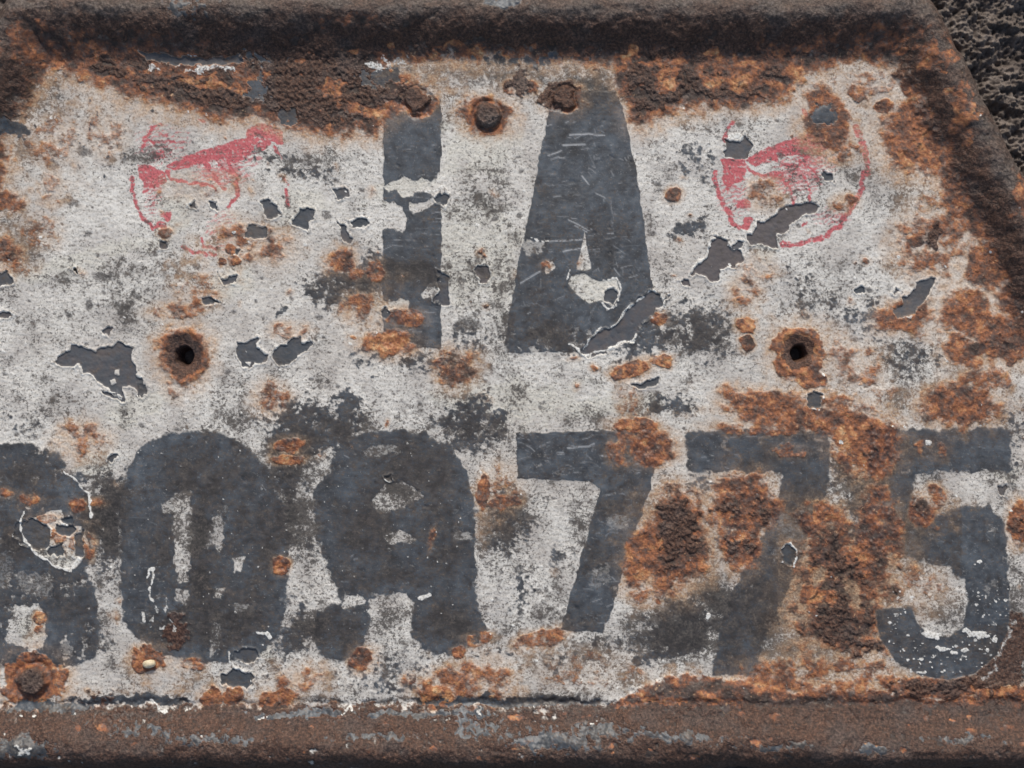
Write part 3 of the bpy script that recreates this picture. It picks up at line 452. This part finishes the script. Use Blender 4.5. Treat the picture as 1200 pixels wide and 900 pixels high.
# hierarchy of coats
rust = np.clip(rust, 0, 1); crust = np.clip(crust, 0, 1)
chip *= 1 - sst(.5, 1, rust)*.25
slate *= 1-.0*chip
bright *= (1-.75*rust*sst(.4,1,crust))
H += slate*(1-rust)*.5 + chip*-1.1 + chip_lift*.9*(1-.6*rust) - dirt*.35 + bright*.4
rr_ = rust*(1-chip)*(1-on_rim)
hole_m = Z()
for (cx, cy, rr, _h, _t) in bolts: hole_m = np.maximum(hole_m, .9*sst(rr+16, rr+2, np.hypot(X-cx, Y-cy)))
for (cx, cy, rr) in HOLES: hole_m = np.maximum(hole_m, sst(40, 24, np.hypot(X-cx, Y-cy)))
H += rr_*(.5 + 1.0*N_b2 + .75*N_mid + .35*N_fine)*(1-.6*hole_m) + crust*(1-on_rim)*(.5+.75*N_mid+.5*N_fine)*(1-.75*hole_m)
H += on_rim*(2.8*N_big + 1.2*N_b2 + .6*N_mid + .22*N_fine)
H += N_huge*1.0 + (.22*N_diag + .12*N_fine)*(1-rust)*(1-slate*.6) + scr*.15
mound = Z(); s, f = blob(820, 835, 130, 44, 0, 2, 6); mound[s] = sst(-.1,.5,f); H += mound*6

cream = np.maximum(cream, on_rim*sst(-20, -2, rsd + 8*N_b2)*np.where(low, .0 + .16*sst(-.1, .5, fbm(X*.3, Y, 22, 411, 3)), .35 + .5*sst(-.5, .5, N_rim)))  # rim crest painted paler grey to look sunlit
# ---- rim labels (by nearest side)
def seg_d(a, b):
    a = np.array(a, np.float32); b = np.array(b, np.float32); e = b-a
    t = np.clip(((X-a[0])*e[0]+(Y-a[1])*e[1])/float(e@e), 0, 1)
    return (X-a[0]-e[0]*t)**2+(Y-a[1]-e[1]*t)**2
sides = [((28,16),(1070,16),'top rolled edge, brown and black rust'),((1070,16),(1172,213),'slanting right rolled edge with a grey crest painted as if lit'),((1172,213),(1258,875),None),((1258,875),(-130,875),'bottom rolled edge with scraps of old paint'),((28,16),(-66,213),'slanting left rolled edge, dark brown')]
D = np.stack([seg_d(a, b) for a, b, _ in sides]); near = D.argmin(0)
for i, (_, _, t) in enumerate(sides):
    k = new_part('rim', t); label[(rsd > -R_in+6) & (near == i) & (label != MOUND)] = k
print('masks', round(time.time()-T0, 1), 's; parts', len(part_names))

# ================================================================ MATERIALS
def nodes_of(m):
    m.use_nodes = True; t = m.node_tree; t.nodes.clear(); return t
class NB:
    def __init__(s, t): s.t = t
    def n(s, typ, **kw):
        x = s.t.nodes.new(typ)
        for k, v in kw.items(): setattr(x, k, v)
        return x
    def l(s, a, b): s.t.links.new(a, b)
    def val(s, sock, v):
        if hasattr(v, 'links') or isinstance(v, bpy.types.NodeSocket): s.l(v, sock)
        else: sock.default_value = v
    def noise(s, vec, scale, detail=2, rough=.5, dist=0):
        x = s.n("ShaderNodeTexNoise"); s.l(vec, x.inputs['Vector']); x.inputs['Scale'].default_value = scale
        x.inputs['Detail'].default_value = detail; x.inputs['Roughness'].default_value = rough; x.inputs['Distortion'].default_value = dist
        return x.outputs['Fac']
    def math(s, op, a, b=0, c=0, clamp=False):
        x = s.n("ShaderNodeMath", operation=op, use_clamp=clamp)
        for i, v in enumerate((a, b, c)): s.val(x.inputs[i], v)
        return x.outputs[0]
    def sst(s, v, a, b, lo=0, hi=1):
        x = s.n("ShaderNodeMapRange", interpolation_type='SMOOTHSTEP'); s.val(x.inputs[0], v)
        for i, q in enumerate((a, b, lo, hi)): x.inputs[i+1].default_value = q
        return x.outputs[0]
    def ramp(s, v, stops):
        x = s.n("ShaderNodeValToRGB"); s.val(x.inputs[0], v); e = x.color_ramp.elements
        while len(e) < len(stops): e.new(.5)
        for k, (p, c) in enumerate(stops): e[k].position = p; e[k].color = (*c, 1)
        return x.outputs[0]
    def mix(s, f, a, b):
        x = s.n("ShaderNodeMix", data_type='RGBA'); s.val(x.inputs[0], f)
        s.val(x.inputs[6], a if not isinstance(a, tuple) else (*a, 1)); s.val(x.inputs[7], b if not isinstance(b, tuple) else (*b, 1))
        return x.outputs[2]
def plate_material():
    m = bpy.data.materials.new("weathered_painted_steel"); b = NB(nodes_of(m))
    tc = b.n("ShaderNodeTexCoord"); mp = b.n("ShaderNodeMapping"); mp.inputs['Scale'].default_value = (1/S,)*3
    b.l(tc.outputs['Object'], mp.inputs[0]); V = mp.outputs[0]
    mh = b.n("ShaderNodeMapping"); mh.inputs['Scale'].default_value = (.1/S, 1/S, 1/S); b.l(tc.outputs['Object'], mh.inputs[0])
    md = b.n("ShaderNodeMapping"); md.inputs['Rotation'].default_value = (0, 0, .5); md.inputs['Scale'].default_value = (.45/S, 1/S, 1/S); b.l(tc.outputs['Object'], md.inputs[0])
    att = []
    for nm in ('coat', 'wear_lit', 'oxide', 'misc'):
        a = b.n("ShaderNodeAttribute", attribute_name=nm); sp = b.n("ShaderNodeSeparateColor"); b.l(a.outputs['Color'], sp.inputs[0]); att += [sp.outputs[i] for i in range(3)]
    slate_, red_, chip_, cream_, bright_, dirt_, stain_, rust_, crust_, tone_, scr_, grime_ = att
    nf = b.noise(V, .42, 2, .6); nd = b.noise(md.outputs[0], .30, 3, .6); nh = b.noise(mh.outputs[0], .38, 2, .6); nm_ = b.noise(V, .09, 3, .6); nb = b.noise(V, .022, 3, .6); nv = b.noise(V, .8, 1, .5)
    g = b.math('ADD', b.math('MULTIPLY', nf, .42), b.math('ADD', b.math('MULTIPLY', nd, .50), b.math('MULTIPLY', nh, .08)))
    g = b.math('ADD', g, b.math('MULTIPLY_ADD', nm_, .16, -.08))
    white = b.ramp(g, [(.36, (.33,.305,.27)), (.43, (.50,.475,.435)), (.50, (.63,.605,.56)), (.60, (.75,.73,.685))])
    white = b.mix(b.sst(nb, .44, .64, 0, .6), white, b.mix(.5, white, (.24,.215,.21)))
    white = b.mix(b.sst(b.noise(V, .0055, 3, .6), .45, .62, 0, .4), white, b.mix(.6, white, (.33,.28,.24)))
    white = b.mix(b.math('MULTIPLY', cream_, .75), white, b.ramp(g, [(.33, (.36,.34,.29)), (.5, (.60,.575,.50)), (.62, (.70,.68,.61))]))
    dcol = b.ramp(nf, [(.35, (.035,.032,.032)), (.62, (.14,.13,.125))])
    df = b.math('MULTIPLY', dirt_, b.sst(nv, .25, .6, .6, 1), clamp=True)
    redc = b.ramp(nf, [(.35, (.38,.036,.050)), (.65, (.56,.095,.115))])
    col = b.mix(b.sst(b.math('ADD', red_, b.math('MULTIPLY_ADD', nf, .5, -.25)), .15, .85, 0, .9), white, redc)
    col = b.mix(b.math('MULTIPLY', df, .9), col, dcol)
    # slate paint
    sl = b.ramp(b.math('ADD', b.math('MULTIPLY', nm_, .5), b.math('MULTIPLY', nb, .5)), [(.36, (.020,.021,.024)), (.47, (.037,.044,.054)), (.56, (.060,.074,.091)), (.66, (.105,.124,.144))])
    sl = b.mix(b.sst(nh, .58, .80, 0, .28), sl, (.20,.21,.22))
    sl = b.mix(b.sst(b.noise(V, .30, 3, .75), .57, .73, 0, .6), sl, (.25,.25,.245))
    wn = b.noise(V, .34, 4, .75)
    sf = b.sst(b.math('ADD', slate_, b.math('ADD', b.math('MULTIPLY_ADD', g, 1.0, -.5), b.math('MULTIPLY_ADD', b.sst(wn, .56, .70), -.42, .04))), .16, .86, 0, .97)
    col = b.mix(sf, col, sl)
    col = b.mix(b.math('MULTIPLY', scr_, .85), col, (.50,.51,.52))
    n_c = b.noise(V, .05, 3, .6)
    ch = b.ramp(nb, [(.3, (.055,.058,.066)), (.5, (.075,.082,.094)), (.62, (.105,.095,.092)), (.75, (.13,.10,.085))])
    ch = b.mix(b.sst(nf, .6, .8, 0, .3), ch, (.2,.2,.2))
    ch = b.mix(b.sst(b.math('ADD', tone_, b.math('MULTIPLY_ADD', nm_, 1.2, -.6)), .45, .95, 0, .8), ch, (.112,.094,.092)); ch = b.mix(b.sst(b.math('ADD', tone_, b.math('MULTIPLY_ADD', n_c, 1.0, -.5)), .45, .05, 0, .6), ch, (.040,.050,.060))
    col = b.mix(b.sst(chip_, .3, .7), col, ch)
    ns = b.noise(V, .17, 4, .72); ns2 = b.noise(V, .36, 3, .7)
    pit = b.sst(b.math('ADD', ns, b.math('MULTIPLY', grime_, .30)), .61, .70, 0, .86)
    pit2 = b.sst(b.math('ADD', ns2, b.math('MULTIPLY', grime_, .24)), .59, .68, 0, .82)
    pit = b.math('MULTIPLY', b.math('MAXIMUM', pit, pit2), b.math('SUBTRACT', 1.0, b.math('MULTIPLY', b.math('MAXIMUM', bright_, b.math('MULTIPLY', chip_, .8)), .9)), clamp=True)
    col = b.mix(pit, col, b.ramp(nm_, [(.4, (.040,.033,.030)), (.6, (.10,.085,.078))]))
    gcol = b.ramp(b.math('ADD', b.math('MULTIPLY', nf, .5), b.math('MULTIPLY', nm_, .5)), [(.38, (.016,.014,.013)), (.50, (.036,.032,.029)), (.66, (.105,.090,.078))])
    gf = b.sst(b.math('ADD', grime_, b.math('ADD', b.math('MULTIPLY_ADD', g, 2.2, -1.1), b.math('MULTIPLY_ADD', nm_, 1.5, -.75))), .14, .86, 0, .9)
    col = b.mix(gf, col, gcol)
    # rust
    sc_ = b.ramp(nf, [(.3, (.27,.145,.075)), (.5, (.47,.29,.165)), (.65, (.60,.44,.29))])
    stf = b.math('MULTIPLY', stain_, b.sst(b.math('MULTIPLY_ADD', nm_, .75, b.math('MULTIPLY', g, .25)), .40, .60, .45, .95), clamp=True)
    stf = b.math('MULTIPLY', stf, b.math('SUBTRACT', 1.0, b.math('MULTIPLY', sf, .72)))
    col = b.mix(stf, col, sc_)
    n4 = b.noise(V, .17, 4, .65)
    n4c = b.math('MULTIPLY_ADD', n4, 1.5, -.25); n6 = b.noise(V, .055, 3, .6)
    tt = b.math('ADD', b.math('ADD', b.math('MULTIPLY_ADD', b.math('SUBTRACT', 1.0, rust_), .30, -.035), b.math('MULTIPLY', b.math('SUBTRACT', tone_, .5), .62)), b.math('ADD', b.math('MULTIPLY', n4c, .5), b.math('ADD', b.math('MULTIPLY', nf, .28), b.math('MULTIPLY_ADD', n6, 1.15, -.59))))
    rc = b.ramp(tt, [(.12, (.035,.022,.018)), (.26, (.095,.045,.030)), (.38, (.17,.066,.035)), (.51, (.31,.112,.045)), (.68, (.46,.215,.088)), (.86, (.62,.41,.22))])
    rn = b.math('ADD', b.math('MULTIPLY_ADD', g, .8, -.4), b.math('ADD', b.math('MULTIPLY_ADD', n4, .7, -.35), b.math('MULTIPLY_ADD', nm_, .9, -.45)))
    rf = b.sst(b.math('ADD', rust_, rn), .18, .98, 0, .97)
    # violet-brown and tan patches inside the rust
    n8 = b.noise(V, .10, 3, .65)
    rc = b.mix(b.sst(n8, .52, .66, 0, .75), rc, (.085,.058,.052)); rc = b.mix(b.sst(b.math('MULTIPLY', ns, 1.0), .60, .70, 0, .7), rc, (.50,.34,.20)); rc = b.mix(b.sst(ns2, .59, .70, 0, .7), rc, (.030,.022,.020))
    col = b.mix(rf, col, rc)
    n5 = b.noise(V, .33, 3, .7)
    cc = b.ramp(n5, [(.34, (.020,.010,.007)), (.48, (.062,.030,.019)), (.6, (.118,.058,.036)), (.74, (.18,.115,.082))])
    cc = b.mix(b.sst(nb, .48, .66, 0, .35), cc, b.ramp(n5, [(.35, (.022,.022,.023)), (.62, (.105,.100,.098))]))
    cc = b.mix(b.math('MULTIPLY', cream_, .9), cc, b.ramp(n5, [(.32, (.034,.024,.019)), (.5, (.085,.070,.061)), (.66, (.17,.15,.135))]))  # cream mask greys the crust, on the rim crest to look lit
    cc = b.mix(b.sst(nv, .70, .82, 0, .6), cc, (.34,.32,.29))  # pale flecks painted into the crust as specular sparkle
    cf = b.sst(b.math('ADD', crust_, b.math('MULTIPLY_ADD', n4, 1.5, -.75)), .28, .82, 0, .92)
    col = b.mix(cf, col, cc)
    wb = b.sst(nf, .3, .6, 0, 1)
    col = b.mix(b.sst(b.math('MULTIPLY', bright_, b.math('MULTIPLY_ADD', wb, .3, .8)), .3, .75), col, b.mix(wb, (.42,.40,.36), (.74,.73,.69)))
    bs = b.n("ShaderNodeBsdfPrincipled"); b.l(col, bs.inputs['Base Color'])
    ro = b.math('ADD', b.math('MULTIPLY', sf, -.26), .74); ro = b.math('ADD', ro, b.math('MULTIPLY', cf, -.12)); ro = b.math('ADD', ro, b.math('MULTIPLY_ADD', nf, .2, -.1))
    b.l(ro, bs.inputs['Roughness']); bs.inputs['Specular IOR Level'].default_value = .5
    hh = b.math('ADD', b.math('MULTIPLY', nf, .16), b.math('MULTIPLY', nd, .28))
    rough_amt = b.math('ADD', b.math('MULTIPLY', rf, .9), b.math('MULTIPLY', cf, .9))
    hh = b.math('ADD', hh, b.math('MULTIPLY', b.math('ADD', n5, b.math('MULTIPLY', nv, .5)), rough_amt))
    smooth = b.math('SUBTRACT', 1.0, b.math('MULTIPLY', sf, .6))
    bp = b.n("ShaderNodeBump"); bp.inputs['Distance'].default_value = 1.3*S; bp.inputs['Strength'].default_value = .8
    b.l(b.math('MULTIPLY', hh, smooth), bp.inputs['Height']); b.l(bp.outputs[0], bs.inputs['Normal'])
    o = b.n("ShaderNodeOutputMaterial"); b.l(bs.outputs[0], o.inputs[0]); return m
def simple_mat(name, stops, scale, rough=.8, bump=1.0, detail=4):
    m = bpy.data.materials.new(name); b = NB(nodes_of(m))
    tc = b.n("ShaderNodeTexCoord"); mp = b.n("ShaderNodeMapping"); mp.inputs['Scale'].default_value = (1/S,)*3; b.l(tc.outputs['Object'], mp.inputs[0])
    n = b.noise(mp.outputs[0], scale, detail, .68); n2 = b.noise(mp.outputs[0], scale*7, 3, .7)
    v = b.math('ADD', b.math('MULTIPLY', n, .6), b.math('MULTIPLY', n2, .4))
    bs = b.n("ShaderNodeBsdfPrincipled"); b.l(b.ramp(v, stops), bs.inputs['Base Color']); bs.inputs['Roughness'].default_value = rough
    bp = b.n("ShaderNodeBump"); bp.inputs['Distance'].default_value = bump*S; bp.inputs['Strength'].default_value = .9; b.l(v, bp.inputs['Height']); b.l(bp.outputs[0], bs.inputs['Normal'])
    o = b.n("ShaderNodeOutputMaterial"); b.l(bs.outputs[0], o.inputs[0]); return m
M_plate = plate_material()
M_soil = simple_mat("dark_soil", [(.34,(.050,.038,.031)),(.47,(.105,.083,.070)),(.58,(.18,.148,.127)),(.70,(.28,.24,.21))], .05, .9, 1.2)
M_pebble = simple_mat("pale_pebble", [(.35,(.45,.36,.22)),(.6,(.75,.66,.48))], .08, .45, .4)

# ================================================================ GEOMETRY
def link(o, parent=None):
    scene.collection.objects.link(o); o.parent = parent; return o
root = link(bpy.data.objects.new("number_plate", None))
root['label'] = 'rusty white painted metal plate with slate letters, digits and red emblems lying on dark soil'; root['category'] = 'number plate'

PX = (X-600)*S; PY = (450-Y)*S; PZ = H*S
P3 = np.stack([PX, PY, PZ], -1).reshape(-1, 3).astype(np.float32)
gy, gx = np.gradient(H, G)
Nn = np.stack([-gx, gy, np.ones_like(gx)], -1); Nn /= np.linalg.norm(Nn, axis=-1, keepdims=True); Nn = Nn.reshape(-1, 3).astype(np.float32)
idx = np.arange(NY*NX, dtype=np.int32).reshape(NY, NX)
quad = np.stack([idx[:-1,:-1], idx[1:,:-1], idx[1:,1:], idx[:-1,1:]], -1).reshape(-1, 4)
keep = ((rsd < R_out*.995) & (hole_r > .62))[:-1,:-1].reshape(-1)
fl = label[:-1,:-1].reshape(-1)
def col3(*a):
    c = np.ones((NY*NX, 4), np.float32)
    for i, q in enumerate(a): c[:, i] = np.clip(q, 0, 1).reshape(-1)
    return c
attrs = {'coat': col3(slate, red, chip), 'wear_lit': col3(cream, bright, dirt), 'oxide': col3(stain, rust, crust), 'misc': col3(tone*.5+.5, scr, grime)}
def grid_part(name, faces, parent, text, mat):
    used, inv = np.unique(faces, return_inverse=True); inv = inv.reshape(-1).astype(np.int32)
    me = bpy.data.meshes.new(name); nf = len(faces)
    me.vertices.add(len(used)); me.vertices.foreach_set('co', P3[used].ravel())
    me.loops.add(nf*4); me.loops.foreach_set('vertex_index', inv)
    me.polygons.add(nf); me.polygons.foreach_set('loop_start', np.arange(0, nf*4, 4, dtype=np.int32))
    me.update(calc_edges=True)
    me.polygons.foreach_set('use_smooth', np.ones(nf, bool))
    for k, c in attrs.items():
        a = me.attributes.new(k, 'FLOAT_COLOR', 'POINT'); a.data.foreach_set('color', c[used].ravel())
    me.materials.append(mat)
    me.normals_split_custom_set_from_vertices(Nn[used])
    o = link(bpy.data.objects.new(name, me), parent)
    if text: o['label'] = text
    return o
order = np.argsort(fl[keep], kind='stable'); fq = quad[keep][order]; ff = fl[keep][order]
ids, starts = np.unique(ff, return_index=True); ends = list(starts[1:]) + [len(ff)]
for k, a, e in zip(ids, starts, ends):
    if e-a < 12: continue
    nm, tx = part_names[int(k)]
    grid_part(nm, fq[a:e], root, tx, M_plate)
print('plate', round(time.time()-T0, 1), 's')

# ---- ground: rough dark soil under and round the plate
def soil():
    fx = np.concatenate([np.arange(-700, -80, 12), np.arange(-80, 1060, 9), np.arange(1060, 1290, 1.3), np.arange(1290, 1900, 12)]).astype(np.float32)
    fy = np.concatenate([np.arange(-600, -40, 10), np.arange(-40, 260, 1.3), np.arange(260, 880, 9), np.arange(880, 920, 2.5), np.arange(920, 1500, 12)]).astype(np.float32)
    gx_, gy_ = np.meshgrid(fx, fy)
    wx = gx_ + 6*fbm(gx_, gy_, 60, 301, 2); wy = gy_ + 6*fbm(gx_, gy_, 60, 305, 2)
    rd = 1-np.abs(fbm(wx*.8+wy*.5, wy*.9-wx*.4, 60, 311, 4)); lump = np.abs(fbm(wx, wy, 17, 321, 3)); grit = fbm(gx_, gy_, 5, 331, 3)
    h = -44 + 17*rd - 4*lump + 1.7*grit + .5*fbm(gx_, gy_, 2.6, 351, 2)
    h = -18 - np.log1p(np.exp(np.clip(-18-h, -30, 60)/4))*4 + 3*grit
    v = np.stack([(gx_-600)*S, (450-gy_)*S, h*S], -1).reshape(-1, 3).astype(np.float32)
    ny, nx = gx_.shape; ii = np.arange(ny*nx, dtype=np.int32).reshape(ny, nx)
    q = np.stack([ii[:-1,:-1], ii[1:,:-1], ii[1:,1:], ii[:-1,1:]], -1).reshape(-1, 4)
    me = bpy.data.meshes.new("ground"); me.vertices.add(len(v)); me.vertices.foreach_set('co', v.ravel())
    me.loops.add(len(q)*4); me.loops.foreach_set('vertex_index', q.ravel()); me.polygons.add(len(q)); me.polygons.foreach_set('loop_start', np.arange(0, len(q)*4, 4, dtype=np.int32))
    me.update(calc_edges=True); me.polygons.foreach_set('use_smooth', np.ones(len(q), bool)); me.materials.append(M_soil)
    o = link(bpy.data.objects.new("ground", me)); o['kind'] = 'structure'
soil()
# ---- one cream pebble caught in the rust
def pebble():
    import bmesh
    bm = bmesh.new(); bmesh.ops.create_icosphere(bm, subdivisions=3, radius=1)
    for v in bm.verts:
        c = v.co; k = 1 + .07*math.sin(c.x*3.1+1)*math.cos(c.y*2.7) + .04*math.sin(c.z*6+c.x*4)
        v.co = (c.x*8*k*S, c.y*5*k*S, c.z*4*k*S)
    for f in bm.faces: f.smooth = True
    me = bpy.data.meshes.new("pebble"); bm.to_mesh(me); bm.free(); me.materials.append(M_pebble)
    o = link(bpy.data.objects.new("pebble", me)); o.location = ((176-600)*S, (450-777)*S, 5.0*S); o.rotation_euler = (0, 0, .15)
    o['label'] = 'small cream pebble stuck in the rust spot below the digit zero'; o['category'] = 'pebble'
pebble()
print('done', round(time.time()-T0, 1), 's')
